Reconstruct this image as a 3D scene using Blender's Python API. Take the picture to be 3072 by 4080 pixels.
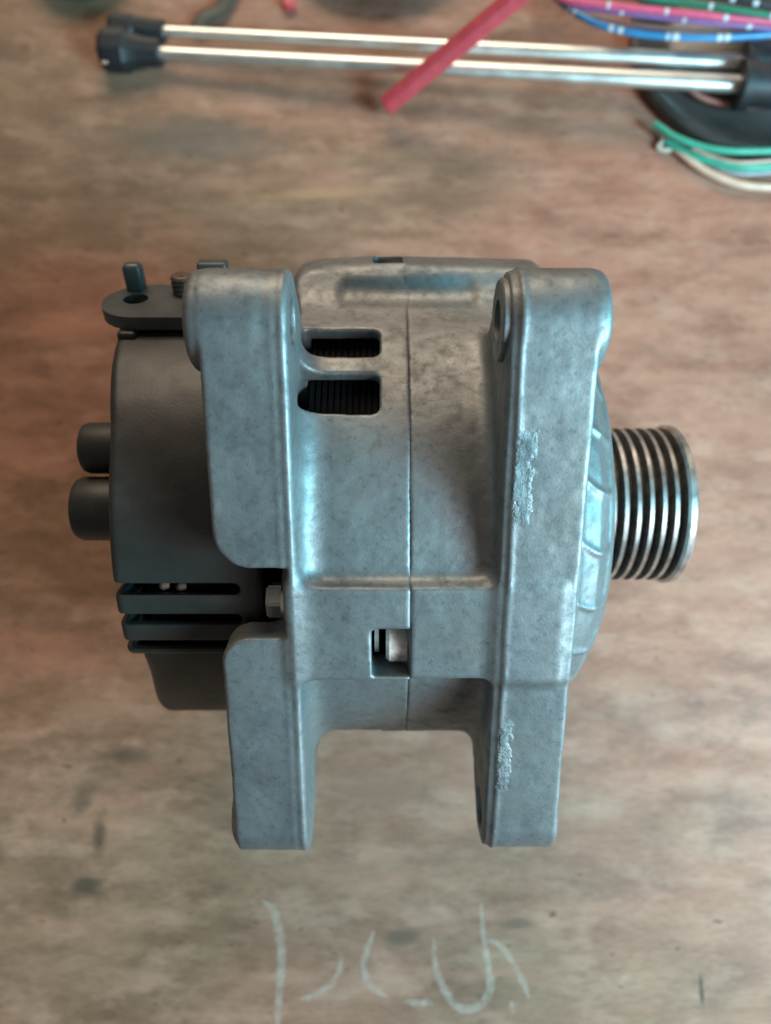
import bpy, bmesh, math, random
import numpy as np
from mathutils import Vector, Matrix

for o in list(bpy.data.objects):
    bpy.data.objects.remove(o, do_unlink=True)
scene = bpy.context.scene
COL = scene.collection
MM = 0.001

# ------------------------------------------------------------------ camera
PSI = math.radians(12.0)          # camera leans 12 degrees forward from straight down
AXH = 67.8                        # height of the alternator shaft over the table (mm)
DIST = 235.0                      # camera to shaft (mm)
FPX, CX, CY = 2947.0, 1536.0, 2040.0
FWD = Vector((0, math.sin(PSI), -math.cos(PSI)))
UPV = Vector((0, math.cos(PSI), math.sin(PSI)))
CAM = Vector((0, -2.6, AXH)) - FWD * DIST          # mm

cam_data = bpy.data.cameras.new('camera')
cam = bpy.data.objects.new('camera', cam_data)
COL.objects.link(cam)
cam.location = CAM * MM
cam.rotation_euler = (PSI, 0, 0)
cam_data.sensor_fit = 'VERTICAL'
cam_data.sensor_height = 36.0
cam_data.lens = 26.0
cam_data.clip_start = 0.005
cam_data.clip_end = 20.0
cam_data.dof.use_dof = True
cam_data.dof.focus_distance = 0.170
cam_data.dof.aperture_fstop = 8.8
scene.camera = cam

# ------------------------------------------------------------------ world and lamps
world = bpy.data.worlds.new('World')
scene.world = world
world.use_nodes = True
bg = world.node_tree.nodes['Background']
bg.inputs['Color'].default_value = (1.0, 0.94, 0.88, 1)
bg.inputs['Strength'].default_value = 0.15

def area(name, loc, target, size, size_y, power, color):
    l = bpy.data.lights.new(name, 'AREA')
    l.shape = 'RECTANGLE'; l.size = size; l.size_y = size_y
    l.energy = power; l.color = color
    o = bpy.data.objects.new(name, l); COL.objects.link(o)
    o.location = loc
    d = Vector(target) - Vector(loc)
    o.rotation_euler = d.to_track_quat('-Z', 'Y').to_euler()
    return o

# cool daylight from a window at the lower right, warm daylight from the far side of the bench
area('window_light', (0.50, -0.31, 0.40), (0, 0, 0.05), 0.26, 0.32, 7.6, (0.80, 0.92, 1.0))
# low daylight coming in from the right, greenish blue
area('side_window_light', (0.42, -0.13, 0.33), (0, 0, 0.09), 0.15, 0.16, 3.6, (0.03, 0.73, 0.97))
area('room_light', (-0.15, 1.15, 0.85), (0, 0, 0.05), 1.0, 0.5, 14.5, (1.0, 0.81, 0.61))

scene.view_settings.view_transform = 'Standard'
scene.view_settings.look = 'None'
scene.view_settings.exposure = 0.0
scene.view_settings.gamma = 1.0
scene.view_settings.use_curve_mapping = False
scene.render.engine = 'CYCLES'

# ------------------------------------------------------------------ helpers
def P(px, py, h=0.0):
    """point (mm) at height h over the table that the camera sees at photo pixel px, py"""
    d = FWD + Vector((1, 0, 0)) * ((px - CX) / FPX) - UPV * ((py - CY) / FPX)
    k = (h - CAM.z) / d.z
    return CAM + d * k

def depth(p):
    return (p - CAM).dot(FWD)

def tag(o, label=None, cat=None, group=None, kind=None):
    if label: o['label'] = label
    if cat: o['category'] = cat
    if group: o['group'] = group
    if kind: o['kind'] = kind
    return o

def link(name, me, mat, parent=None, smooth=True):
    o = bpy.data.objects.new(name, me)
    COL.objects.link(o)
    mats = mat if isinstance(mat, (list, tuple)) else [mat]
    for m in mats:
        me.materials.append(m)
    if smooth:
        me.polygons.foreach_set('use_smooth', np.ones(len(me.polygons), dtype=bool))
    if parent: o.parent = parent
    return o

def empty(name, loc_mm=(0, 0, 0)):
    o = bpy.data.objects.new(name, None)
    o.empty_display_size = 0.02
    COL.objects.link(o)
    o.location = Vector(loc_mm) * MM
    return o

def mesh_from(verts, faces, name='mesh'):
    me = bpy.data.meshes.new(name)
    me.from_pydata([tuple(Vector(v) * MM) for v in verts], [], faces)
    me.update()
    return me

def sharp(me, ang=35):
    try:
        me.set_sharp_from_angle(angle=math.radians(ang))
    except Exception:
        pass
    return me

def lathe(profile, n=96, closed=False, mats=None):
    """revolve (x, r) profile round the X axis; mats = material index per profile segment"""
    verts, faces, mi = [], [], []
    m = len(profile)
    for (x, r) in profile:
        for k in range(n):
            a = 2 * math.pi * k / n
            verts.append((x, r * math.sin(a), r * math.cos(a)))
    segs = m if closed else m - 1
    for i in range(segs):
        j = (i + 1) % m
        for k in range(n):
            k2 = (k + 1) % n
            faces.append((i * n + k, i * n + k2, j * n + k2, j * n + k))
            mi.append(mats[i] if mats else 0)
    if not closed:
        faces.append(tuple(range(n))[::-1]); mi.append(mi[0])
        faces.append(tuple((m - 1) * n + k for k in range(n))); mi.append(mi[-1])
    me = mesh_from(verts, faces)
    bm = bmesh.new(); bm.from_mesh(me)
    bmesh.ops.recalc_face_normals(bm, faces=bm.faces)
    bm.to_mesh(me); bm.free()
    me.polygons.foreach_set('material_index', mi)
    return me

def place_mesh(me, origin, xdir, updir=(0, 0, 1)):
    """turn a mesh built along +X so that X points to xdir, and move it (mm)"""
    x = Vector(xdir).normalized(); u = Vector(updir)
    y = u.cross(x).normalized(); z = x.cross(y)
    M = Matrix(((x.x, y.x, z.x, origin[0] * MM), (x.y, y.y, z.y, origin[1] * MM), (x.z, y.z, z.z, origin[2] * MM), (0, 0, 0, 1)))
    me.transform(M); me.update()
    return me

def rbox(size, bevel=1.0, seg=3, taper=None):
    bm = bmesh.new()
    bmesh.ops.create_cube(bm, size=1.0)
    for v in bm.verts:
        f = 1.0
        if taper and v.co.x > 0: f = taper
        v.co = Vector((v.co.x * size[0], v.co.y * size[1] * f, v.co.z * size[2] * f)) * MM
    bmesh.ops.bevel(bm, geom=list(bm.edges), offset=bevel * MM, segments=seg, profile=0.5, affect='EDGES')
    me = bpy.data.meshes.new('box'); bm.to_mesh(me); bm.free()
    return me

def catmull(pts, per=12):
    pts = [Vector(p) for p in pts]
    ext = [pts[0] * 2 - pts[1]] + pts + [pts[-1] * 2 - pts[-2]]
    out = []
    for i in range(1, len(ext) - 2):
        a, b, c, d = ext[i - 1], ext[i], ext[i + 1], ext[i + 2]
        for k in range(per):
            s = k / per
            out.append(0.5 * ((2 * b) + (c - a) * s + (2 * a - 5 * b + 4 * c - d) * s * s + (3 * b - a - 3 * c + d) * s ** 3))
    out.append(pts[-1])
    return out

def tube(pts, radius, n=12, squash=1.0, marks=None):
    """tube through pts (mm); radius a number or (start, end); marks = list of (from, to) mm lengths given material 1"""
    verts, faces, mi = [], [], []
    m = len(pts); L = 0; acc = [0]
    for i in range(1, m):
        L += (pts[i] - pts[i - 1]).length; acc.append(L)
    for i, p in enumerate(pts):
        d = (pts[min(i + 1, m - 1)] - pts[max(i - 1, 0)]).normalized()
        s = d.cross(Vector((0, 0, 1))).normalized(); u = s.cross(d)
        r = radius if not isinstance(radius, (tuple, list)) else radius[0] + (radius[1] - radius[0]) * acc[i] / L
        for k in range(n):
            a = 2 * math.pi * k / n
            verts.append(p + s * (r * math.cos(a)) + u * (r * squash * math.sin(a)))
    for i in range(m - 1):
        mid = (acc[i] + acc[i + 1]) / 2
        w = 1 if marks and any(a <= mid <= b for a, b in marks) else 0
        for k in range(n):
            k2 = (k + 1) % n
            faces.append((i * n + k, i * n + k2, (i + 1) * n + k2, (i + 1) * n + k)); mi.append(w)
    faces.append(tuple(range(n))[::-1]); mi.append(0)
    faces.append(tuple((m - 1) * n + k for k in range(n))); mi.append(0)
    me = mesh_from(verts, faces)
    bm = bmesh.new(); bm.from_mesh(me)
    bmesh.ops.recalc_face_normals(bm, faces=bm.faces)
    bm.to_mesh(me); bm.free()
    me.polygons.foreach_set('material_index', mi)
    return sharp(me, 50)

# ------------------------------------------------------------------ materials
class NT:
    def __init__(self, name):
        self.m = bpy.data.materials.new(name); self.m.use_nodes = True
        self.t = self.m.node_tree; self.b = self.t.nodes['Principled BSDF']
        self.tc = self.t.nodes.new('ShaderNodeTexCoord')
    def n(self, typ, **kw):
        nd = self.t.nodes.new(typ)
        for k, v in kw.items(): setattr(nd, k, v)
        return nd
    def l(self, a, b): self.t.links.new(a, b)
    def val(self, sock, v):
        if hasattr(v, 'is_linked') or isinstance(v, bpy.types.NodeSocket): self.l(v, sock)
        else: sock.default_value = v
    def coords(self, scale=(1, 1, 1), loc=(0, 0, 0), rot=(0, 0, 0)):
        mp = self.n('ShaderNodeMapping'); self.l(self.tc.outputs['Object'], mp.inputs['Vector'])
        mp.inputs['Scale'].default_value = scale; mp.inputs['Location'].default_value = loc; mp.inputs['Rotation'].default_value = rot
        return mp.outputs['Vector']
    def noise(self, vec, scale, detail=5, rough=0.55, dist=0.0):
        nd = self.n('ShaderNodeTexNoise'); self.l(vec, nd.inputs['Vector'])
        nd.inputs['Scale'].default_value = scale; nd.inputs['Detail'].default_value = detail
        nd.inputs['Roughness'].default_value = rough; nd.inputs['Distortion'].default_value = dist
        return nd.outputs['Fac']
    def ramp(self, fac, stops):
        nd = self.n('ShaderNodeValToRGB'); self.val(nd.inputs['Fac'], fac)
        el = nd.color_ramp.elements
        while len(el) < len(stops): el.new(0.5)
        for e, (p, c) in zip(el, stops):
            e.position = p
            e.color = (c, c, c, 1) if isinstance(c, (int, float)) else (*c, 1)
        return nd.outputs['Color']
    def mix(self, fac, a, b, blend='MIX'):
        nd = self.n('ShaderNodeMix', data_type='RGBA', blend_type=blend)
        self.val(nd.inputs[0], fac)
        self.val(nd.inputs[6], a if not isinstance(a, tuple) else (*a, 1)); self.val(nd.inputs[7], b if not isinstance(b, tuple) else (*b, 1))
        return nd.outputs[2]
    def math(self, op, a, b=0.0, c=None):
        nd = self.n('ShaderNodeMath', operation=op)
        self.val(nd.inputs[0], a); self.val(nd.inputs[1], b)
        if c is not None: self.val(nd.inputs[2], c)
        return nd.outputs[0]
    def bump(self, h, strength, dist=0.001, prev=None):
        nd = self.n('ShaderNodeBump'); self.l(h, nd.inputs['Height'])
        nd.inputs['Strength'].default_value = strength; nd.inputs['Distance'].default_value = dist
        if prev: self.l(prev, nd.inputs['Normal'])
        return nd.outputs['Normal']
    def set(self, **kw):
        for k, v in kw.items():
            s = self.b.inputs[k.replace('_', ' ')]
            self.val(s, (*v, 1) if isinstance(v, tuple) and len(v) == 3 else v)
        return self.m

def plain(name, col, rough=0.5, metal=0.0, var=0.25, scale=200, bump=0.1, **kw):
    t = NT(name); v = t.coords()
    f = t.noise(v, scale, 5)
    d = tuple(c * (1 - var) for c in col); e = tuple(min(1, c * (1 + var)) for c in col)
    c = t.ramp(f, [(0.3, d), (0.7, e)])
    r = t.ramp(t.noise(v, scale * 0.37, 4), [(0.3, max(0.03, rough - 0.08)), (0.7, min(1, rough + 0.1))])
    nb = t.bump(t.noise(v, scale * 4, 3), bump, 0.0003)
    return t.set(Base_Color=c, Roughness=r, Metallic=metal, Normal=nb, **kw)

def cast_metal():
    t = NT('cast_aluminium'); v = t.coords()
    big = t.noise(v, 55, 6, 0.62, 0.3)
    mid = t.noise(v, 260, 6, 0.6)
    fine = t.noise(v, 1500, 4, 0.6)
    base = t.ramp(big, [(0.30, (0.168, 0.179, 0.182)), (0.52, (0.214, 0.225, 0.226)), (0.75, (0.254, 0.262, 0.259))])
    blot = t.ramp(mid, [(0.32, 0.38), (0.50, 1.0)])
    c = t.mix(0.45, base, blot, 'MULTIPLY')
    # brown grease film in places
    gr = t.ramp(t.noise(t.coords(loc=(3.1, 1.7, 0.4)), 38, 4), [(0.55, 0.0), (0.75, 0.35)])
    c = t.mix(gr, c, (0.20, 0.165, 0.12))
    sp = t.ramp(t.noise(v, 780, 5, 0.7), [(0.31, 0.25), (0.45, 1.0)])
    c = t.mix(0.42, c, sp, 'MULTIPLY')
    r = t.ramp(mid, [(0.3, 0.64), (0.7, 0.46)])
    n1 = t.bump(fine, 0.16, 0.0003)
    n2 = t.bump(mid, 0.10, 0.0005, n1)
    # torn casting flash beside the parting line, and hairline scratches
    sx = t.n('ShaderNodeSeparateXYZ'); t.l(t.tc.outputs['Object'], sx.inputs[0])
    wob = t.math('MULTIPLY_ADD', t.noise(v, 420, 3), 0.004, -0.002)
    X = t.math('ADD', sx.outputs[0], wob); Y = t.math('ADD', sx.outputs[1], wob)
    def win(x0, x1, y0, y1):
        def soft(v, c, hw, e):
            m = t.n('ShaderNodeMapRange', interpolation_type='SMOOTHSTEP')
            t.l(t.math('ABSOLUTE', t.math('SUBTRACT', v, c)), m.inputs['Value'])
            m.inputs['From Min'].default_value = hw - e; m.inputs['From Max'].default_value = hw + e
            m.inputs['To Min'].default_value = 1.0; m.inputs['To Max'].default_value = 0.0
            return m.outputs['Result']
        a = soft(X, (x0 + x1) / 2, (x1 - x0) / 2, 0.0007); b = soft(Y, (y0 + y1) / 2, (y1 - y0) / 2, 0.002)
        return t.math('MULTIPLY', t.math('MULTIPLY', a, b), t.math('GREATER_THAN', sx.outputs[2], 0.068))
    msk = t.math('ADD', win(0.0278, 0.0312, 0.019, 0.0385), win(0.0278, 0.0302, -0.052, -0.033))
    torn = t.math('MULTIPLY', t.noise(t.coords(scale=(1.7, 0.7, 1)), 520, 6, 0.72, 0.8), msk)
    n3 = t.bump(torn, 0.9, 0.0007, n2)
    scr = t.noise(t.coords(scale=(9, 0.5, 1), rot=(0, 0, 0.35)), 160, 2, 0.4)
    c = t.mix(t.ramp(scr, [(0.77, 0.0), (0.79, 0.2)]), c, (0.55, 0.55, 0.54))
    return t.set(Base_Color=c, Roughness=r, Metallic=0.70, Normal=n3)

def wood():
    t = NT('worn_table_wood')
    g = t.coords(scale=(1.0, 3.4, 1.0), rot=(0, 0, math.radians(-3)))
    grain = t.noise(g, 26, 9, 0.66, 0.25)
    fine = t.noise(t.coords(scale=(1, 7, 1)), 190, 6, 0.7, 0.4)
    blotch = t.noise(t.coords(scale=(0.8, 1.5, 1), loc=(0.37, 0.2, 0)), 24, 8, 0.64, 0.2)
    tone = t.noise(t.coords(loc=(2.3, 0.9, 0), scale=(0.8, 1.4, 1)), 6.5, 3, 0.5)
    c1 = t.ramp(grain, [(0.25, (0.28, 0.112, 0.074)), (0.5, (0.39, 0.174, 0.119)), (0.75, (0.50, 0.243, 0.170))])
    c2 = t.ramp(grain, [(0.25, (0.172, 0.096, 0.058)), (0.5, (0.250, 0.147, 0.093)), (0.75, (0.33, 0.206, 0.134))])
    # side light put into the colour: redder and lighter right, browner and darker left
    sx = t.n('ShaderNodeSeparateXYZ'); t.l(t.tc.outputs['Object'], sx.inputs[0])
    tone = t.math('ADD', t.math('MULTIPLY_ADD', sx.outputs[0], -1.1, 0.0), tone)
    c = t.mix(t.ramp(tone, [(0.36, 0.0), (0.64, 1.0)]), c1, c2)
    dark = t.ramp(blotch, [(0.34, 0.42), (0.52, 1.0)])
    c = t.mix(0.5, c, dark, 'MULTIPLY')
    c = t.mix(0.6, c, t.ramp(fine, [(0.3, 0.55), (0.6, 1.0)]), 'MULTIPLY')
    red = t.ramp(t.noise(t.coords(loc=(5.2, 3.3, 0), scale=(0.7, 2.0, 1)), 17, 6, 0.62), [(0.54, 0.0), (0.70, 0.6)])
    c = t.mix(red, c, (0.43, 0.215, 0.145))
    worn = t.noise(t.coords(scale=(0.8, 1.7, 1), loc=(7.7, 4.1, 0)), 48, 7, 0.66, 0.0)
    c = t.mix(t.ramp(worn, [(0.50, 0.0), (0.68, 0.38)]), c, (0.52, 0.31, 0.225))
    c = t.mix(t.ramp(t.noise(t.coords(scale=(0.9, 1.5, 1), loc=(1.9, 8.4, 0)), 62, 7, 0.66, 0.0), [(0.28, 0.45), (0.45, 0.0)]), c, (0.10, 0.055, 0.035))
    # pale worn streaks and dark stains at places of their own
    def spot(cx, cy, sx, sy, rot, col, amt, c, wob=0.7):
        v = t.coords()
        mp = t.n('ShaderNodeMapping', vector_type='TEXTURE'); t.l(v, mp.inputs['Vector'])
        mp.inputs['Location'].default_value = (cx, cy, 0); mp.inputs['Rotation'].default_value = (0, 0, rot); mp.inputs['Scale'].default_value = (sx, sy, 1)
        ln = t.n('ShaderNodeVectorMath', operation='LENGTH'); t.l(mp.outputs[0], ln.inputs[0])
        w = t.math('MULTIPLY_ADD', t.noise(t.coords(scale=(1, 2.5, 1)), 70, 5, 0.65), wob * 2, -wob)
        d = t.math('ADD', ln.outputs['Value'], w)
        f = t.ramp(d, [(0.35, amt), (1.0, 0.0)])
        return t.mix(f, c, col)
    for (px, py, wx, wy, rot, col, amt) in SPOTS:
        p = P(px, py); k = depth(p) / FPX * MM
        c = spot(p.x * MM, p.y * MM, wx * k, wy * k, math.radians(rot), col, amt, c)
    speck = t.ramp(t.noise(t.coords(scale=(0.8, 1.6, 1)), 230, 2, 0.5), [(0.24, 0.35), (0.31, 1.0)])
    c = t.mix(0.8, c, speck, 'MULTIPLY')
    r = t.ramp(blotch, [(0.3, 0.50), (0.7, 0.68)])
    n1 = t.bump(grain, 0.18, 0.0006)
    n2 = t.bump(fine, 0.15, 0.0004, n1)
    return t.set(Base_Color=c, Roughness=r, Normal=n2, Specular_IOR_Level=0.22)

DK = (0.055, 0.042, 0.030)
SPOTS = [(1250, 775, 330, 28, 4, (0.36, 0.21, 0.115), 0.8), (1080, 640, 120, 26, 12, (0.30, 0.17, 0.11), 0.55),
         (395, 3330, 40, 110, 0, DK, 0.75), (345, 3530, 90, 55, 15, DK, 0.8), (330, 3180, 60, 70, -35, DK, 0.55),
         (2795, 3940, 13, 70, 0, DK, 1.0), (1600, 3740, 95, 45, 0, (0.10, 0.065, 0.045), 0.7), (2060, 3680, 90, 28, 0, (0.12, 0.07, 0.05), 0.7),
         (800, 560, 420, 130, 0, (0.105, 0.10, 0.085), 0.6), (500, 3010, 120, 40, 0, DK, 0.6), (1500, 3150, 260, 110, 0, (0.22, 0.115, 0.08), 0.6)]

M_cast = cast_metal()
def black_plastic():
    t = NT('black_plastic'); v = t.coords()
    c = t.ramp(t.noise(v, 70, 6, 0.65), [(0.3, (0.014, 0.014, 0.0125)), (0.7, (0.023, 0.023, 0.020))])
    c = t.mix(t.ramp(t.noise(v, 900, 1, 0.3), [(0.83, 0.0), (0.85, 0.8)]), c, (0.42, 0.40, 0.36))
    c = t.mix(t.ramp(t.noise(t.coords(scale=(1, 1.6, 1)), 26, 8, 0.72), [(0.52, 0.0), (0.75, 0.35)]), c, (0.085, 0.082, 0.074))
    r = t.ramp(t.noise(v, 45, 5, 0.6), [(0.3, 0.38), (0.7, 0.56)])
    return t.set(Base_Color=c, Roughness=r, Normal=t.bump(t.noise(v, 1300, 3), 0.12, 0.0003))
M_black = black_plastic()
M_rubber = plain('black_rubber', (0.018, 0.019, 0.022), 0.5, var=0.3, scale=150)
M_steel = plain('bright_steel', (0.60, 0.585, 0.565), 0.36, metal=1.0, var=0.35, scale=260)
M_groove = plain('shaded_oxide_groove_steel', (0.09, 0.078, 0.070), 0.5, metal=0.5, var=0.5, scale=400)  # shade inside the grooves put into the colour, on top of dark oxide
M_zinc = plain('zinc_plate', (0.74, 0.72, 0.64), 0.24, metal=1.0, var=0.15)
M_dark = plain('painted_dark_steel', (0.065, 0.072, 0.072), 0.45, metal=0.3, var=0.25, scale=120)
M_rust = plain('rusty_thread_steel', (0.11, 0.075, 0.055), 0.55, metal=0.6, var=0.5, scale=500)
M_core = plain('varnished_lamination', (0.003, 0.003, 0.004), 0.9, Specular_IOR_Level=0.15)
M_copper = plain('copper_wire', (0.13, 0.05, 0.03), 0.8)
M_sleeve = plain('dull_pale_sleeve', (0.72, 0.64, 0.59), 0.55, metal=0.1, var=0.4, scale=500)
M_chrome = plain('brushed_chrome_tube', (0.80, 0.82, 0.78), 0.40, metal=1.0, var=0.04)
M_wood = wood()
M_red = plain('red_lacquer', (0.50, 0.055, 0.07), 0.42, var=0.15)
M_redend = plain('worn_red_wood_end', (0.16, 0.03, 0.03), 0.7)
M_chalk = None
def chalk():
    t = NT('chalk_scratch'); v = t.coords()
    a = t.ramp(t.noise(v, 330, 5, 0.7), [(0.30, 0.0), (0.72, 0.36)])
    t.m.blend_method = 'HASHED'
    return t.set(Base_Color=(0.74, 0.68, 0.58), Roughness=0.9, Alpha=a)
M_chalk = chalk()

# ------------------------------------------------------------------ signed distance modelling (mm)
def poly2(t, n, pts):
    """signed distance to a polygon on a 2D grid"""
    d = np.full(np.broadcast(t, n).shape, 1e9, np.float32); s = np.ones_like(d)
    k = len(pts)
    for i in range(k):
        (ax, ay), (bx, by) = pts[i], pts[i - 1]
        ex, ey = bx - ax, by - ay
        wx, wy = t - ax, n - ay
        q = np.clip((wx * ex + wy * ey) / (ex * ex + ey * ey), 0, 1)
        d = np.minimum(d, (wx - ex * q) ** 2 + (wy - ey * q) ** 2)
        c1 = n >= ay; c2 = n < by; c3 = ex * wy > ey * wx
        flip = (c1 & c2 & c3) | (~c1 & ~c2 & ~c3)
        s = np.where(flip, -s, s)
    return s * np.sqrt(d)
def extr(d2, x, x0, x1, r=0.8):
    dx = np.abs(x - (x0 + x1) / 2) - (x1 - x0) / 2 + r
    d = d2 + r
    return np.minimum(np.maximum(d, dx), 0) + np.hypot(np.maximum(d, 0), np.maximum(dx, 0)) - r
def box2(a, b, a0, a1, b0, b1, r=0.0):
    da = np.abs(a - (a0 + a1) / 2) - (a1 - a0) / 2 + r
    db = np.abs(b - (b0 + b1) / 2) - (b1 - b0) / 2 + r
    return np.minimum(np.maximum(da, db), 0) + np.hypot(np.maximum(da, 0), np.maximum(db, 0)) - r
def smin(a, b, k):
    h = np.maximum(k - np.abs(a - b), 0) / k
    return np.minimum(a, b) - h * h * k * 0.25
def smax(a, b, k): return -smin(-a, -b, k)
def sub(a, b, k=0.6): return smax(a, -b, k)
def hash_noise(shape, seed, cells):
    """smooth value noise on a grid (numpy, trilinear from a coarse lattice)"""
    rng = np.random.default_rng(seed)
    lat = rng.standard_normal([c + 2 for c in cells]).astype(np.float32)
    out = lat
    for ax in range(3):
        p = np.linspace(0, cells[ax], shape[ax], dtype=np.float32)
        i = np.clip(p.astype(int), 0, cells[ax]); f = p - i; f = f * f * (3 - 2 * f)
        sh = [1, 1, 1]; sh[ax] = -1
        out = np.take(out, i, ax) * (1 - f.reshape(sh)) + np.take(out, i + 1, ax) * f.reshape(sh)
    return out

def surface_nets(F, org, h):
    S = F < 0
    nx, ny, nz = F.shape
    cnt = np.zeros((nx - 1, ny - 1, nz - 1), np.int8)
    for i in (0, 1):
        for j in (0, 1):
            for k in (0, 1):
                cnt += S[i:nx - 1 + i, j:ny - 1 + j, k:nz - 1 + k]
    act = (cnt > 0) & (cnt < 8)
    idx = np.argwhere(act)
    ids = np.full(act.shape, -1, np.int32); ids[act] = np.arange(len(idx))
    acc = np.zeros((len(idx), 3), np.float32); num = np.zeros(len(idx), np.float32)
    cor = [(i, j, k) for i in (0, 1) for j in (0, 1) for k in (0, 1)]
    I, J, K = idx.T
    val = {c: F[I + c[0], J + c[1], K + c[2]] for c in cor}
    for a in cor:
        for ax in range(3):
            if a[ax]: continue
            b = list(a); b[ax] = 1; b = tuple(b)
            va, vb = val[a], val[b]
            cr = (va < 0) != (vb < 0)
            s = np.where(cr, va / np.where(cr, va - vb, 1), 0)
            p = np.zeros((len(idx), 3), np.float32) + np.array(a, np.float32)
            p[:, ax] += s
            acc += p * cr[:, None]; num += cr
    V = (idx + acc / num[:, None]) * h + np.array(org)
    Q = []
    for ax in range(3):
        u, w = (ax + 1) % 3, (ax + 2) % 3
        sl0 = [slice(1, -1)] * 3; sl0[ax] = slice(0, F.shape[ax] - 1)
        sl1 = list(sl0); sl1[ax] = slice(1, F.shape[ax])
        a, b = S[tuple(sl0)], S[tuple(sl1)]
        e = np.argwhere(a != b)
        up = a[tuple(e.T)]
        off = np.ones(3, int); off[ax] = 0
        c = e + off
        def cell(du, dw):
            q = c.copy(); q[:, u] -= du; q[:, w] -= dw
            return ids[q[:, 0], q[:, 1], q[:, 2]]
        q = np.stack([cell(0, 0), cell(1, 0), cell(1, 1), cell(0, 1)], 1)
        q[~up] = q[~up][:, ::-1]
        Q.append(q)
    return V, np.concatenate(Q)

def np_mesh(V, Q, name):
    me = bpy.data.meshes.new(name)
    me.vertices.add(len(V)); me.vertices.foreach_set('co', (V * MM).astype(np.float32).ravel())
    me.loops.add(len(Q) * 4); me.loops.foreach_set('vertex_index', Q.astype(np.int32).ravel())
    me.polygons.add(len(Q))
    me.polygons.foreach_set('loop_start', np.arange(0, len(Q) * 4, 4, dtype=np.int32))
    me.update(calc_edges=True); me.validate()
    return me

def grid(x0, x1, t0, t1, n0, n1, h):
    x = np.arange(x0, x1 + h, h, dtype=np.float32)[:, None, None]
    t = np.arange(t0, t1 + h, h, dtype=np.float32)[None, :, None]
    n = np.arange(n0, n1 + h, h, dtype=np.float32)[None, None, :]
    return x, t, n, (x0, t0, n0)

H = 0.5
BODY = 66.6
EAR = [(60.5, 61.3), (-65.2, 61.3)]
ER = 10.7
SLAB = [(60.5, 61.3), (-65.2, 61.3), (-40, 36), (40, 36)]
BOSS = [(79, 73.6, 10.5), (171, 66.5, 11), (261, 71.0, 12)]

def radial(t, n, deg):
    a = math.radians(deg)
    return t * math.sin(a) + n * math.cos(a), t * math.cos(a) - n * math.sin(a)

def common(x, t, n, xa, xb):
    rad = np.hypot(t, n)
    body = extr(np.minimum(rad, np.hypot(t + 2.9, n - 0.5)) - BODY, x, xa, xb, 0.5)
    return rad, body

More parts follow.
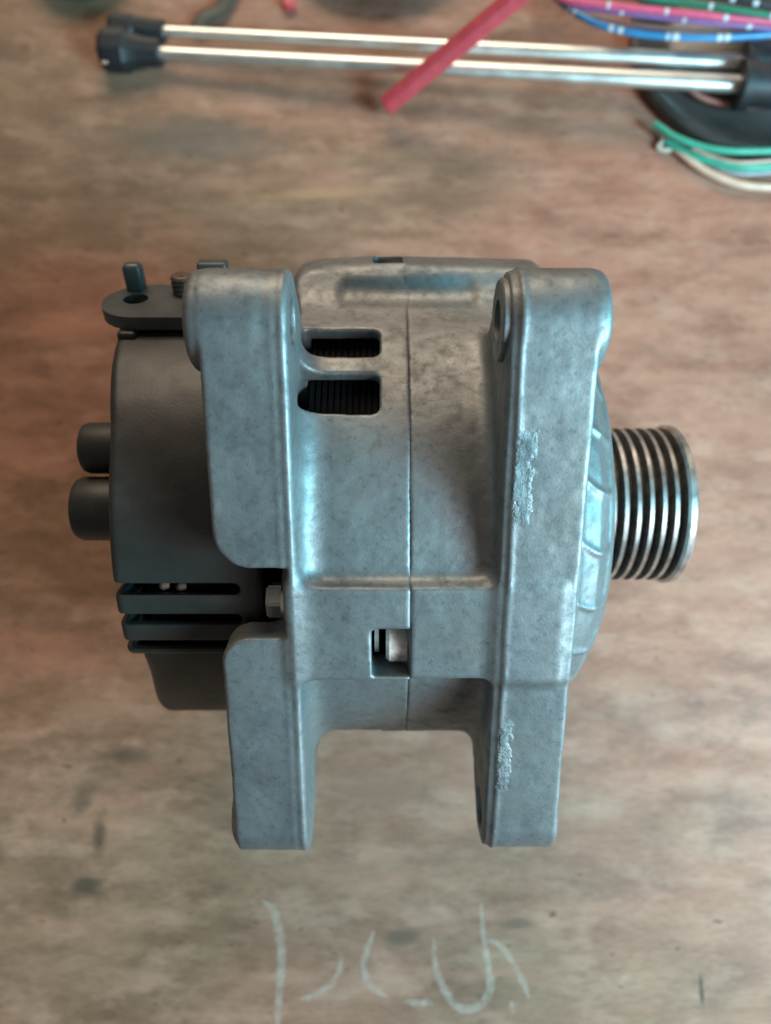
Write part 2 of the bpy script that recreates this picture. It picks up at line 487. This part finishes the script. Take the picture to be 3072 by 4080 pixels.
def rear_housing():
    x, t, n, org = grid(-43, 7, -79, 75, -76, 78, H)
    rad, F = common(x, t, n, -22.0, 5.7)
    slab2 = poly2(t, n, SLAB) - ER
    sl = extr(slab2, x, -38.4, -19.8, 1.3)
    keep = np.minimum(box2(x, t, -38.4, 40, 7.7, 200, 9.0), box2(x, t, -38.4, 40, -200, -9.8, 7.0))
    keep = np.minimum(keep, -22.0 - x)
    sl = smax(sl, keep, 0.9)
    for (et, en), r, xo in ((EAR[0], 12.0, -41.2), (EAR[1], 9.5, -39.6)):
        sl = smin(sl, extr(np.hypot(t - et, n - en) - min(r, ER), x, xo, -25, 2.2), 1.2)
    sl = smax(sl, -np.maximum(rad - 63.3, x + 22.3), 0.6)
    F = smin(F, sl, 7.0)
    boss = extr(box2(t, n, -21.0, 3.0, 30, 71.9, 1.2), x, -21.8, 5.7, 0.5)
    F = smin(F, boss, 3.5)
    for deg, ro, hw in BOSS:
        u, w = radial(t, n, deg)
        b = extr(box2(w, u, -hw if deg != 79 else -2.8, hw, 40, ro, 2.0 if deg != 79 else 3.5), x, -19 if deg != 79 else -60, 5.7, 0.5)
        if deg == 79:
            b = smax(smax(b, (u - 72.0) - (x + 18) * 0.17, 3.0), -21.8 - x, 5.0)
        F = smin(F, b, 3.5 if deg != 79 else 16.0)
    # lightened underside of the lower ear and pockets behind the ears
    cav = extr(rad - 63.4, x, -19, 20, 1.0)
    F = sub(F, cav)
    # end opening (rear bearing web stays)
    F = sub(F, extr(np.abs(rad - 43) - 8, x, -40, -10, 0.5))
    # vent slots
    ang = np.degrees(np.arctan2(t, n))
    for a0, a1, x0, x1 in ((50.2, 58.6, -21.0, -1.4), (36.2, 45.6, -21.6, -1.4), (118, 127, -19, -1.4), (132, 141, -19, -1.4), (196, 205, -19, -1.4), (210, 219, -19, -1.4), (-75, -66, -19, -1.4), (-61, -52, -19, -1.4)):
        am = (a0 + a1) / 2; da = (ang - am + 180) % 360 - 180
        s = extr(box2(np.radians(da) * 66 + 0 * x, x + 0 * t, -math.radians(a1 - a0) / 2 * 66, math.radians(a1 - a0) / 2 * 66, x0, x1, 2.0), rad, 52, 72, 0.2)
        F = sub(F, s, 0.7)
    u, w = radial(t, n, 70)
    F = sub(F, extr(np.hypot(w * 0.8, u - 70.5) - 3.0, x, -12, 20, 2.0), 2.2)
    # bolt windows next to the seam
    F = sub(F, extr(box2(t, x, -19.9, -7.5, -3.3, 20, 1.2), n, 50, 90, 0.2), 0.4)
    u, w = radial(t, n, 79)
    F = sub(F, extr(box2(w, x, -1.2, 8.5, -3.3, 20, 1.2), u, 55, 90, 0.2), 0.4)
    # ear holes
    for et, en in EAR:
        F = sub(F, extr(np.hypot(t - et, n - en) - 5.0, x, -60, 0 if et > 0 else -26, 0.1), 0.5)
    # mould parting ridge along the inner edge of the flange
    face = np.clip(1 - np.abs(slab2) / 2.5, 0, 1) * (n > 45)
    F = F - (0.30 * np.exp(-((x + 21.0) / 0.6) ** 2) + 0.10 * np.exp(-((x + 23.2) / 0.5) ** 2)) * face
    F = F + hash_noise(F.shape, 3, (10, 30, 31)) * 0.07 + hash_noise(F.shape, 4, (33, 100, 103)) * 0.025
    return F, org

def front_housing():
    x, t, n, org = grid(4.5, 64.5, -79, 75, -76, 78, H)
    rad, F = common(x, t, n, 5.5, 43.5)
    slab2 = poly2(t, n, SLAB) - ER
    step = 0.9 / (1 + np.exp(np.clip((t + 21.5) * 2.5, -40, 40)))
    sl = extr(slab2 + step * (n > 40), x, 25.0, 43.6, 1.0)
    for (et, en), r, xo in ((EAR[0], 10.7, 46.0), (EAR[1], 9.5, 44.3)):
        sl = smin(sl, extr(np.hypot(t - et, n - en) - r, x, 26, xo, 2.0), 1.2)
    # relief so that the bushing stands out of the upper ear
    F = smin(F, sl, 4.5)
    boss = extr(box2(t, n, -21.0, 3.0, 30, 71.7, 1.2), x, 5.5, 40, 0.5)
    F = smin(F, boss, 3.5)
    for deg, ro, hw in BOSS:
        u, w = radial(t, n, deg)
        b = extr(box2(w, u, -hw if deg != 79 else -2.8, hw, 40, ro - 0.3, 2.0), x, 5.5, 40, 0.5)
        if deg == 79: b = smax(b, (u - 73.8) + (x - 10) * 0.07, 3.0)
        F = smin(F, b, 3.5 if deg != 79 else 16.0)
    F = sub(F, extr(rad - 63.4, x, -20, 40, 1.0))
    # domed nose with radial pockets between ribs
    prof = poly2(x, rad, [(42, 1), (42, 61.5), (47, 61.0), (53, 57.5), (58, 49), (61, 38), (62.0, 28), (63.5, 20), (63.5, 1)])
    ang = np.arctan2(t, n)
    step_a = math.radians(15.0)
    da = (ang + math.radians(7) + step_a / 2) % step_a - step_a / 2
    rib = np.abs(da + 0.05 * np.sin(x * 0.25 - 12)) * rad - 0.7
    sig = lambda v: 1 / (1 + np.exp(np.clip(-v, -40, 40)))
    nose = prof + 0.9 * sig(rib * 2.6) * sig((x - 46.8) * 3.0) * sig((56.2 - x) * 2.6)
    F = smin(F, nose, 1.0)
    u, w = radial(t, n, 70)
    F = sub(F, extr(np.hypot(w * 0.8, u - 70.5) - 3.0, x, -10, 23.5, 2.0), 2.2)
    # bushing seat, ear holes, centre bore
    for et, en in EAR:
        F = sub(F, extr(np.hypot(t - et, n - en) - 5.0, x, 0, 80, 0.1), 0.5)
    # parting ridge and torn flash
    face = np.clip(1 - np.abs(slab2 + step) / 2.5, 0, 1) * (n > 45)
    F = F - 0.42 * np.exp(-((x - 27.6 - 0.15 * np.sin(t * 0.21)) / 0.6) ** 2) * face
    F = F + 0.5 * (0.5 + 0.5 * np.tanh((27.2 - x) * 1.5)) * face
    rough = hash_noise(F.shape, 11, (70, 180, 90)) + 0.6 * hash_noise(F.shape, 12, (40, 60, 60))
    def patch(x0, x1, t0, t1):
        return np.clip(1.2 - np.maximum(np.abs(x - (x0 + x1) / 2) / (x1 - x0) * 2, np.abs(t - (t0 + t1) / 2) / (t1 - t0) * 2) ** 4, 0, 1) * (n > 55)
    F = F + (rough * 0.10 + 0.12) * patch(27.5, 31.0, 20.5, 39) + (rough * 0.08) * patch(27.6, 30.2, -51, -33)
    F = F + hash_noise(F.shape, 5, (12, 30, 31)) * 0.07 + hash_noise(F.shape, 6, (40, 100, 103)) * 0.025
    return F, org

def rear_cover():
    x, t, n, org = grid(-76, -22, -69, 66, -69, 66, H)
    rad = np.hypot(t, n); ang = np.degrees(np.arctan2(t, n))
    s = np.clip((ang - 26) / 38, 0, 1); s = np.where(ang > 120, np.clip((170 - ang) / 50, 0, 1), s)
    xe = -65.6 - 4.0 * s * s * (3 - 2 * s)
    low = 1 / (1 + np.exp(np.clip((ang + 20.7) * 4, -40, 40))) * (ang > -120)
    sw = np.clip((-28 - ang) / 50, 0, 1)
    R = 62.0 - 2.8 * low + 6.0 * sw * sw * (3 - 2 * sw) * low
    xe = xe + (1.5 - 6.0 * sw * sw * (3 - 2 * sw)) * low
    rr = 2.2 + 1.8 * low
    dr = rad - R + rr
    dx = np.maximum(xe + rr - x, x + 29.4 + rr)
    F = np.minimum(np.maximum(dr, dx), 0) + np.hypot(np.maximum(dr, 0), np.maximum(dx, 0)) - rr
    inner = np.maximum(rad - (R - 2.3), xe + 2.4 - x)
    F = np.maximum(F, -inner)
    for am in (-1.8, -9.6, -17.2, 150, 158, 166, 174, 200, 208, 216):
        da = np.radians((ang - am + 180) % 360 - 180) * 62
        F = sub(F, extr(box2(da + 0 * x, x + 0 * t, -1.55, 1.55, -80, -35.0, 1.4), rad, 48, 80, 0.1), 0.5)
    F = F + hash_noise(F.shape, 8, (10, 26, 26)) * 0.05
    return F, org

# ------------------------------------------------------------------ setting: table top
def build_table():
    bm = bmesh.new()
    bmesh.ops.create_cube(bm, size=1.0)
    for v in bm.verts:
        v.co = Vector((v.co.x * 0.9, v.co.y * 0.95 + 0.03, v.co.z * 0.02 - 0.01))
    bmesh.ops.bevel(bm, geom=list(bm.edges), offset=0.002, segments=2, affect='EDGES')
    me = bpy.data.meshes.new('table_top'); bm.to_mesh(me); bm.free()
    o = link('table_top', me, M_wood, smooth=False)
    tag(o, kind='structure')
    return o
table = build_table()

def ribbon(pts, w, z=0.08):
    pts = catmull([Vector((*P(*p).xy, z)) for p in pts], 10)
    verts, faces = [], []
    rnd = random.Random(len(pts) * 7 + int(pts[0].x))
    for i, p in enumerate(pts):
        d = (pts[min(i + 1, len(pts) - 1)] - pts[max(i - 1, 0)]).normalized()
        s = Vector((-d.y, d.x, 0))
        ww = w * (0.65 + 0.5 * rnd.random()) * min(1, 0.35 + 3 * min(i, len(pts) - 1 - i) / len(pts))
        verts += [p + s * ww / 2, p - s * ww / 2]
        if i: faces.append((2 * i - 2, 2 * i - 1, 2 * i + 1, 2 * i))
    return mesh_from(verts, faces)
for pts, w in (([(1045, 3588), (1090, 3630), (1112, 3720), (1122, 3800), (1117, 3900), (1110, 4000), (1106, 4100)], 3.4),
               ([(1362, 3800), (1352, 3865), (1320, 3920), (1260, 3960), (1195, 3985)], 2.4),
               ([(1490, 3710), (1457, 3800), (1450, 3860), (1478, 3930), (1545, 3975)], 2.6),
               ([(1610, 3990), (1665, 3996), (1725, 3994)], 2.0),
               ([(1728, 3740), (1735, 3850), (1760, 3920), (1800, 3990), (1850, 4020), (1910, 4008), (1950, 3950), (1950, 3880), (1930, 3760), (1916, 3600)], 3.0),
               ([(1940, 3745), (1990, 3765), (2050, 3850), (2090, 3930), (2107, 3975)], 2.2),
               ([(2038, 3990), (2046, 4040)], 1.8)):
    link('chalk_mark', ribbon(pts, w), M_chalk, table, smooth=False)

# ------------------------------------------------------------------ the alternator
alt = empty('alternator', (0, 0, AXH))
alt.rotation_euler = (math.radians(30.3), 0, 0)
tag(alt, 'cast aluminium car alternator with ribbed belt pulley and black rear cover', 'alternator')

def sdf_part(name, fn, mat):
    F, org = fn()
    V, Q = surface_nets(F, org, H)
    return link(name, np_mesh(V, Q, name), mat, alt)
rear = sdf_part('rear_housing', rear_housing, M_cast)
rear['label'] = 'dull grey cast rear housing with two vent slots and mounting ears'
front = sdf_part('front_housing', front_housing, M_cast)
front['label'] = 'dull grey cast front housing with ribbed nose and mounting ears'
cover = sdf_part('rear_cover', rear_cover, M_black)
cover['label'] = 'black plastic rear cover with three cooling slots'

def yz(yd, z):
    """camera-facing offsets from the shaft (down in the photo, towards camera) to alternator t, n"""
    c, s = math.cos(math.radians(18.3)), math.sin(math.radians(18.3))
    return (-yd * c + z * s, yd * s + z * c)

# stator core: stack of laminations inside the housings
prof = []
x = -18.4
while x < 36:
    prof += [(x, 61.6), (x + 1.0, 61.6), (x + 1.05, 60.9), (x + 1.5, 60.9)]; x += 1.55
link('stator_core', lathe([(-18.4, 40)] + prof + [(36, 40)], 96), M_core, alt, smooth=False)
link('rotor_shaft', lathe([(-58, 8), (-58, 9), (88, 9), (88, 8)], 32), M_steel, alt)

# pulley
pp, pm = [(63.8, 14), (63.8, 23.4), (64.4, 24.0), (66.2, 24.0)], [0, 0, 0]
x = 66.2
for k in range(6):
    pp += [(x + 0.85, 21.5), (x + 1.65, 21.5), (x + 2.5, 24.0)]; pm += [1, 1, 1]
    if k < 5:
        pp += [(x + 3.62, 24.0)]; pm += [0]
        x += 3.62
pp += [(86.8, 24.0), (87.4, 25.0), (88.9, 25.0), (89.5, 24.4), (89.5, 21), (82, 20), (82, 14)]; pm += [0] * 7
pul = link('pulley', sharp(lathe(pp, 128, mats=pm), 25), [M_steel, M_groove], alt)
pul['label'] = 'six-groove steel belt pulley with bright worn crests'
bm = bmesh.new(); bmesh.ops.create_cone(bm, cap_ends=True, segments=6, radius1=0.0125, radius2=0.0125, depth=0.009)
bmesh.ops.bevel(bm, geom=list(bm.edges), offset=0.0008, segments=2, affect='EDGES')
me = bpy.data.meshes.new('nut'); bm.to_mesh(me); bm.free()
place_mesh(me, (0, 0, 0), (0, 0, 1), (1, 0, 0)); me.transform(Matrix.Rotation(math.pi / 2, 4, 'Y'))
nut = link('nut', me, M_steel, pul, smooth=False); nut.location = (0.0845, 0, 0)

# bushing in the upper front ear, and its hole
bt, bn = EAR[0][0] + 0.3, EAR[0][1] + 0.9
me = lathe([(23.8, 4.4), (23.8, 8.3), (24.2, 8.7), (28, 8.7), (28, 4.4)], 48, closed=True)
me.transform(Matrix.Translation(Vector((0, bt, bn)) * MM))
link('bushing', sharp(me), M_cast, front)

# sleeve and washer seen through the bolt windows
def xcyl(name, prof, t, n, mat, parent=alt, seg=40, smooth=True):
    me = lathe(prof, seg); me.transform(Matrix.Translation(Vector((0, t, n)) * MM))
    return link(name, sharp(me) if smooth else me, mat, parent, smooth)
xcyl('bolt_sleeve', [(0.1, 3.6), (0.1, 4.6), (0.9, 5.4), (5.2, 5.4)], -14.6, 62.8, M_sleeve)
xcyl('washer', [(-2.6, 2.5), (-2.6, 5.0), (-1.6, 5.0), (-1.6, 2.5)], -12.8, 62.0, M_steel)
a82 = math.radians(79)
xcyl('bolt_sleeve', [(0.3, 2.4), (0.3, 3.0), (0.8, 3.6), (5.2, 3.6)], 69.5 * math.sin(a82) + 3.8 * math.cos(a82), 69.5 * math.cos(a82) - 3.8 * math.sin(a82), M_sleeve)

# hex flange bolt in the notch of the rear flange
ht, hn = -5.2, 60.3
fl = xcyl('flange_bolt', [(-24.9, 2), (-24.9, 4.9), (-24.4, 5.3), (-23.6, 5.3), (-21.9, 5.3)], ht, hn, M_zinc)
bm = bmesh.new(); bmesh.ops.create_cone(bm, cap_ends=True, segments=6, radius1=0.0046, radius2=0.0046, depth=0.0042)
bmesh.ops.bevel(bm, geom=list(bm.edges), offset=0.00045, segments=2, affect='EDGES')
me = bpy.data.meshes.new('hex'); bm.to_mesh(me); bm.free()
me.transform(Matrix.Translation(Vector((-26.5, ht, hn)) * MM) @ Matrix.Rotation(math.radians(20), 4, 'X') @ Matrix.Rotation(math.pi / 2, 4, 'Y'))
link('hex_head', me, M_zinc, fl, smooth=False)

# connector caps on the rear cover
for (yd, z, r, x0, rot) in ((1.6, 37, 8.6, -82.6, 0), (-14.6, 37, 6.9, -81.0, 0)):
    tt, nn = yz(yd, z)
    c = xcyl('connector_cap', [(x0, r * 0.55), (x0 + 0.1, r * 0.72), (x0 + 0.8, r * 0.93), (x0 + 2.2, r), (x0 + 9, r), (-60, r * 1.03)], tt, nn, M_black, cover, 64)
xcyl('rectifier_plate', [(-60, 4), (-60, 54), (-59, 55.5), (-33, 55.5), (-32, 54), (-32, 4)], 0, 0, M_core, cover, 64)
# copper leads behind the slots
for x0, a in ((-54.5, -2.6), (-50.4, -3.0)):
    me = lathe([(-1.2, 0.3), (-0.9, 0.9), (0.1, 1.35), (0.6, 1.0), (1.3, 0.75), (1.4, 0.3)], 9)
    A = math.radians(a); me.transform(Matrix.Translation(Vector((x0, 57.6 * math.sin(A), 57.6 * math.cos(A))) * MM))
    link('copper_lead', me, M_copper, cover)

# terminal plate on the far side of the rear cover
PA = math.radians(69)
u = Vector((0, math.sin(PA), math.cos(PA))); w = Vector((0, math.cos(PA), -math.sin(PA)))   # out of the plate; along it away from the camera is -w
def plate_mesh():
    bm = bmesh.new()
    out = []
    for k in range(17):
        a = math.pi / 2 + math.pi * k / 16
        out.append((-64.5 + 10.5 * math.cos(a), 10.5 * math.sin(a)))
    out += [(-36, -10.5), (-36, 10.5)]
    hole = [(-66.5 + 3.3 * math.cos(2 * math.pi * k / 24), 1.0 + 3.3 * math.sin(2 * math.pi * k / 24)) for k in range(24)]
    def loop(pts):
        vs = [bm.verts.new((a * MM, b * MM, 0)) for a, b in pts]
        return [bm.edges.new((vs[i], vs[(i + 1) % len(vs)])) for i in range(len(vs))]
    ed = loop(out) + loop(hole)
    bmesh.ops.triangle_fill(bm, use_beauty=True, edges=ed)
    r = bmesh.ops.extrude_face_region(bm, geom=list(bm.faces))
    for v in r['geom']:
        if isinstance(v, bmesh.types.BMVert): v.co.z += 3.4 * MM
    bmesh.ops.recalc_face_normals(bm, faces=bm.faces)
    me = bpy.data.meshes.new('plate'); bm.to_mesh(me); bm.free()
    return me
def on_plate(me, x, wv, h):
    """mesh built with X axial, Y along plate, Z out of plate"""
    o = u * (64.0 + h) + w * wv
    M = Matrix(((1, 0, 0, x * MM), (0, w.y, u.y, o.y * MM), (0, w.z, u.z, o.z * MM), (0, 0, 0, 1)))
    me.transform(M); me.update(); me.flip_normals()
    return me
plate = link('terminal_plate', sharp(on_plate(plate_mesh(), 0, 3.5, -1.0)), M_dark, alt, smooth=False)
link('bent_tab', on_plate(rbox((5.2, 4.2, 11), 1.5), -68.0, 11.5, 4.0), M_dark, plate)
sp = []
h = 0.0
while h < 5.5: sp += [(h, 2.6), (h + 0.6, 3.0), (h + 1.25, 2.6)]; h += 1.25
me = lathe([(0, 2)] + sp + [(6.4, 2.2)], 32); me.transform(Matrix.Rotation(-math.pi / 2, 4, 'Y'))
link('threaded_stud', sharp(on_plate(me, -54.5, 8.5, 1), 20), M_rust, plate)
link('stud_clip', on_plate(rbox((8, 4, 10), 0.8), -46, 10.0, 5.5), M_dark, plate)
link('cover_foot', on_plate(rbox((5, 6, 3), 1.0), -66.5, -6.0, -2.5), M_black, cover)

# ------------------------------------------------------------------ things lying behind
# folded tripod: two chrome legs, rubber feet, black clamps
def px_r(p, px): return px * depth(p) / FPX
tri = empty('tripod', P(1800, 200, 0))
tag(tri, 'pair of chrome tripod legs with black feet, lying across the top', 'tripod')
def under(o, e):
    o.data.transform(Matrix.Translation(-e.location)); o.parent = e
    return o
legs = []
for (a, b, ha, hb, ra, rb) in (((560, 120), (3060, 254), 7, 17, 21, 33), ((540, 206), (3060, 342), 6.5, 18, 24, 37)):
    p, q = P(*a, ha), P(*b, hb)
    me = tube([p.lerp(q, k / 8) for k in range(9)], (px_r(p, ra), px_r(q, rb)), 40, squash=0.85)
    legs.append((p, q)); under(link('leg', me, M_chrome), tri)
    # a thin dark seam line in the folded channel
for (p, q), (L, r0, r1, back) in zip(legs, ((26, 5.2, 6.6, -2), (28, 6.4, 9.6, 0))):
    d = (q - p).normalized()
    prof = [(-L * 0.72, r1 * 0.35), (-L * 0.70, r1 * 0.8), (-L * 0.60, r1), (-L * 0.28, r1 * 0.98), (-L * 0.22, r1 * 0.84), (0, r0), (L * 0.28, r0 * 0.92), (L * 0.28, 3)]
    me = place_mesh(lathe(prof, 10), p + d * 4, d)
    ft = under(link('foot', sharp(me, 25), M_rubber), tri)
me = rbox((9, 12, 11), 2.5); place_mesh(me, legs[1][0] + Vector((-11, 0, 0.5)), (1, -0.25, 0))
under(link('foot_pad', me, M_rubber), tri)
me = rbox((2.6, 0.8, 1.2), 0.3); place_mesh(me, P(418, 250, 15), (1, 0, 0))
under(link('foot_slot', me, M_chrome), tri)
for (p, q), r in zip(legs, (8.6, 10.4)):
    d = (q - p).normalized()
    prof = [(0, 4), (0, r * 0.95), (0.8, r), (5.0, r), (5.6, r * 0.86), (40, r * 0.86), (40, 4)]
    me = place_mesh(lathe(prof, 48), q - d * (11.5 if r < 9 else 13.0), d)
    under(link('clamp', sharp(me, 30), M_rubber), tri)

# red stick over the legs
p, q = P(1535, 425, 8), P(2110, -55, 50)
L = (q - p).length; r = px_r(p, 39)
prof = [(0, r * 0.3), (0.2, r * 0.86), (0.8, r), (L, r * 0.98), (L + 0.3, r * 0.5)]
me = place_mesh(lathe(prof, 10, mats=[1, 0, 0, 0]), p, q - p)
o = link('red_pencil', sharp(me, 20), [M_red, M_redend]); tag(o, 'red faceted stick lying across the two chrome legs', 'pencil')

# black spool under the wires
c = P(3000, 215, 0)
def lathe_z(prof, n=96):
    me = lathe([(z, r) for (r, z) in prof], n); me.transform(Matrix.Rotation(-math.pi / 2, 4, 'Y')); return me
me = lathe_z([(0.5, 0.2), (56, 0.2), (59, 1.5), (60, 4), (59.5, 7), (57.5, 8.5), (54, 8.0), (50, 6), (44, 4.5), (36, 5.5), (34, 7), (0.5, 7)])
o = link('spool', sharp(me, 40), plain('dark_smoky_plastic', (0.050, 0.045, 0.042), 0.3, var=0.3, scale=40)); o.location = c * MM
tag(o, 'dark round plastic spool lying under the coloured wires', 'spool')

def wire(name, pts, px, col, label, marks=None, h=None, rough=0.4):
    p3 = catmull([P(x, y, z) for x, y, z in pts], 16)
    r = px_r(p3[len(p3) // 2], px / 2)
    mats = [plain(name + '_plastic', col, rough, var=0.12)]
    if marks: mats.append(M_white)
    o = link(name, tube(p3, r, 12, marks=marks), mats)
    return tag(o, label, 'wire', 'loose wires of the cable coil')
M_white = plain('white_print', (0.62, 0.62, 0.64), 0.5, var=0.05)
def dash(a, step, w, n, pair=False):
    out = []
    for k in range(n):
        a += ((k * 37) % 11 - 5) * 0.25
        out.append((a + k * step, a + k * step + w * (0.8 + 0.1 * (k % 3))))
        if pair: out.append((a + k * step + w * 1.6, a + k * step + w * 2.6))
    return out
wire('blue_wire', [(2150, -70, 10), (2230, 5, 14), (2310, 62, 18), (2420, 108, 21), (2580, 138, 23), (2780, 150, 24), (2950, 147, 24), (3150, 132, 24)], 27, (0.03, 0.21, 0.42), 'blue wire with white dashes, lowest strand of the upper bundle', dash(26, 23.5, 2.2, 6, True))
wire('pink_wire', [(2180, -30, 20), (2260, 0, 24), (2420, 20, 28), (2650, 45, 30), (2850, 66, 31), (3150, 96, 31)], 26, (0.72, 0.10, 0.19), 'bright pink wire with pale marks running above the blue wire', dash(31, 25, 2.0, 5))
wire('purple_wire', [(2200, -30, 16), (2290, 20, 19), (2450, 45, 23), (2650, 70, 25), (2850, 92, 26), (3150, 118, 26)], 24, (0.25, 0.12, 0.30), 'purple wire with white marks just below the pink wire', dash(36, 27, 2.0, 5))
wire('dusky_pink_wire', [(2210, -20, 14), (2300, 42, 16), (2420, 78, 18), (2560, 105, 19), (2800, 120, 19), (3150, 125, 19)], 16, (0.22, 0.11, 0.11), 'thin dusky pink wire between the purple and the blue wire')
wire('dark_green_wire', [(2430, -50, 24), (2580, -5, 28), (2760, 16, 31), (2900, 36, 33), (3150, 75, 33)], 26, (0.02, 0.17, 0.10), 'dark green wire with white marks at the top right corner', dash(46, 25, 2.2, 4))
wire('black_wire', [(2650, -50, 26), (2820, -20, 30), (2980, 8, 32), (3150, 35, 32)], 22, (0.03, 0.03, 0.035), 'black wire with white marks in the top right corner', dash(30, 10, 1.6, 5))
wire('green_wire', [(2608, 492, 6), (2690, 545, 7), (2800, 585, 8), (2930, 603, 9), (3150, 598, 9)], 26, (0.05, 0.34, 0.23), 'green wire with a cut end, upper of the two green ones')
wire('green_wire', [(2655, 565, 3), (2740, 612, 4), (2850, 650, 5), (2960, 668, 6), (3150, 662, 6)], 28, (0.04, 0.32, 0.21), 'green wire between the two peach wires, lower of the green ones')
wire('peach_wire', [(2690, 588, 3), (2770, 655, 3), (2860, 706, 3), (2960, 738, 3), (3080, 748, 3), (3160, 748, 3)], 30, (0.70, 0.45, 0.33), 'pale peach wire on the table, lowest wire at the right edge')
wire('peach_wire', [(2760, 590, 6), (2840, 625, 6), (2950, 648, 7), (3150, 635, 7)], 16, (0.55, 0.33, 0.26), 'thin peach wire between the two green wires')
wire('grey_wire', [(2800, 640, 3), (2890, 680, 3), (2980, 692, 3), (3150, 680, 3)], 18, (0.30, 0.30, 0.31), 'thin grey wire between lower green and pale peach wire')
wire('cream_wire', [(2632, 535, 2), (2640, 560, 2.5), (2622, 588, 2), (2650, 598, 2), (2690, 592, 2)], 17, (0.50, 0.42, 0.34), 'short curled cream wire end beside the cut green wires')
wire('salmon_wire', [(2740, 350, 9), (2790, 385, 9), (2860, 408, 9), (2960, 422, 9), (3100, 424, 9)], 20, (0.42, 0.17, 0.14), 'salmon wire lying on the dark spool below the chrome legs')
# white cable tie on the spool edge
# dishes cut by the top edge of the photograph
def dish(name, px, py, r, col, rim, label):
    c = P(px, py, 0)
    me = lathe_z([(0.5, 0.3), (r * 0.86, 0.3), (r * 0.95, 3), (r, 8), (r * 0.99, 9), (r * 0.96, 8.6), (r * 0.90, 4), (r * 0.84, 1.6), (0.5, 1.6)], 96)
    n = len(me.polygons)
    mi = np.zeros(n, int); mi[96 * 1:96 * 6] = 1
    me.polygons.foreach_set('material_index', mi)
    o = link(name, sharp(me, 40), [plain(name + '_inside', col, 0.45), plain(name + '_rim', rim, 0.4)])
    o.location = c * MM
    tag(o, label, 'dish')
    return o
dish('green_rimmed_dish', 335, -135, 24, (0.30, 0.32, 0.27), (0.02, 0.15, 0.07), 'round dish with dark green rim cut off by top edge')
dish('blue_rimmed_dish', 1500, -330, 54, (0.42, 0.42, 0.50), (0.04, 0.16, 0.28), 'pale dish with blue rim at the top edge, behind the chrome legs')
# dark strap and red scrap at the top edge
p3 = catmull([P(930, -60, 3), P(895, 10, 3), P(868, 45, 3), P(815, 68, 3), P(785, 112, 3)], 10)
o = link('dark_strap', tube(p3, px_r(p3[0], 32), 12, squash=0.25), plain('dark_green_black_strap', (0.035, 0.038, 0.030), 0.6)); tag(o, 'short dark strap lying behind the chrome legs near the black feet', 'strap')
me = rbox((6, 9, 4), 1.2); place_mesh(me, P(1150, 5, 2), (1, 0.2, 0))
o = link('red_scrap', me, M_red); tag(o, 'small red plastic scrap at the top edge beside the blue rim', 'scrap')
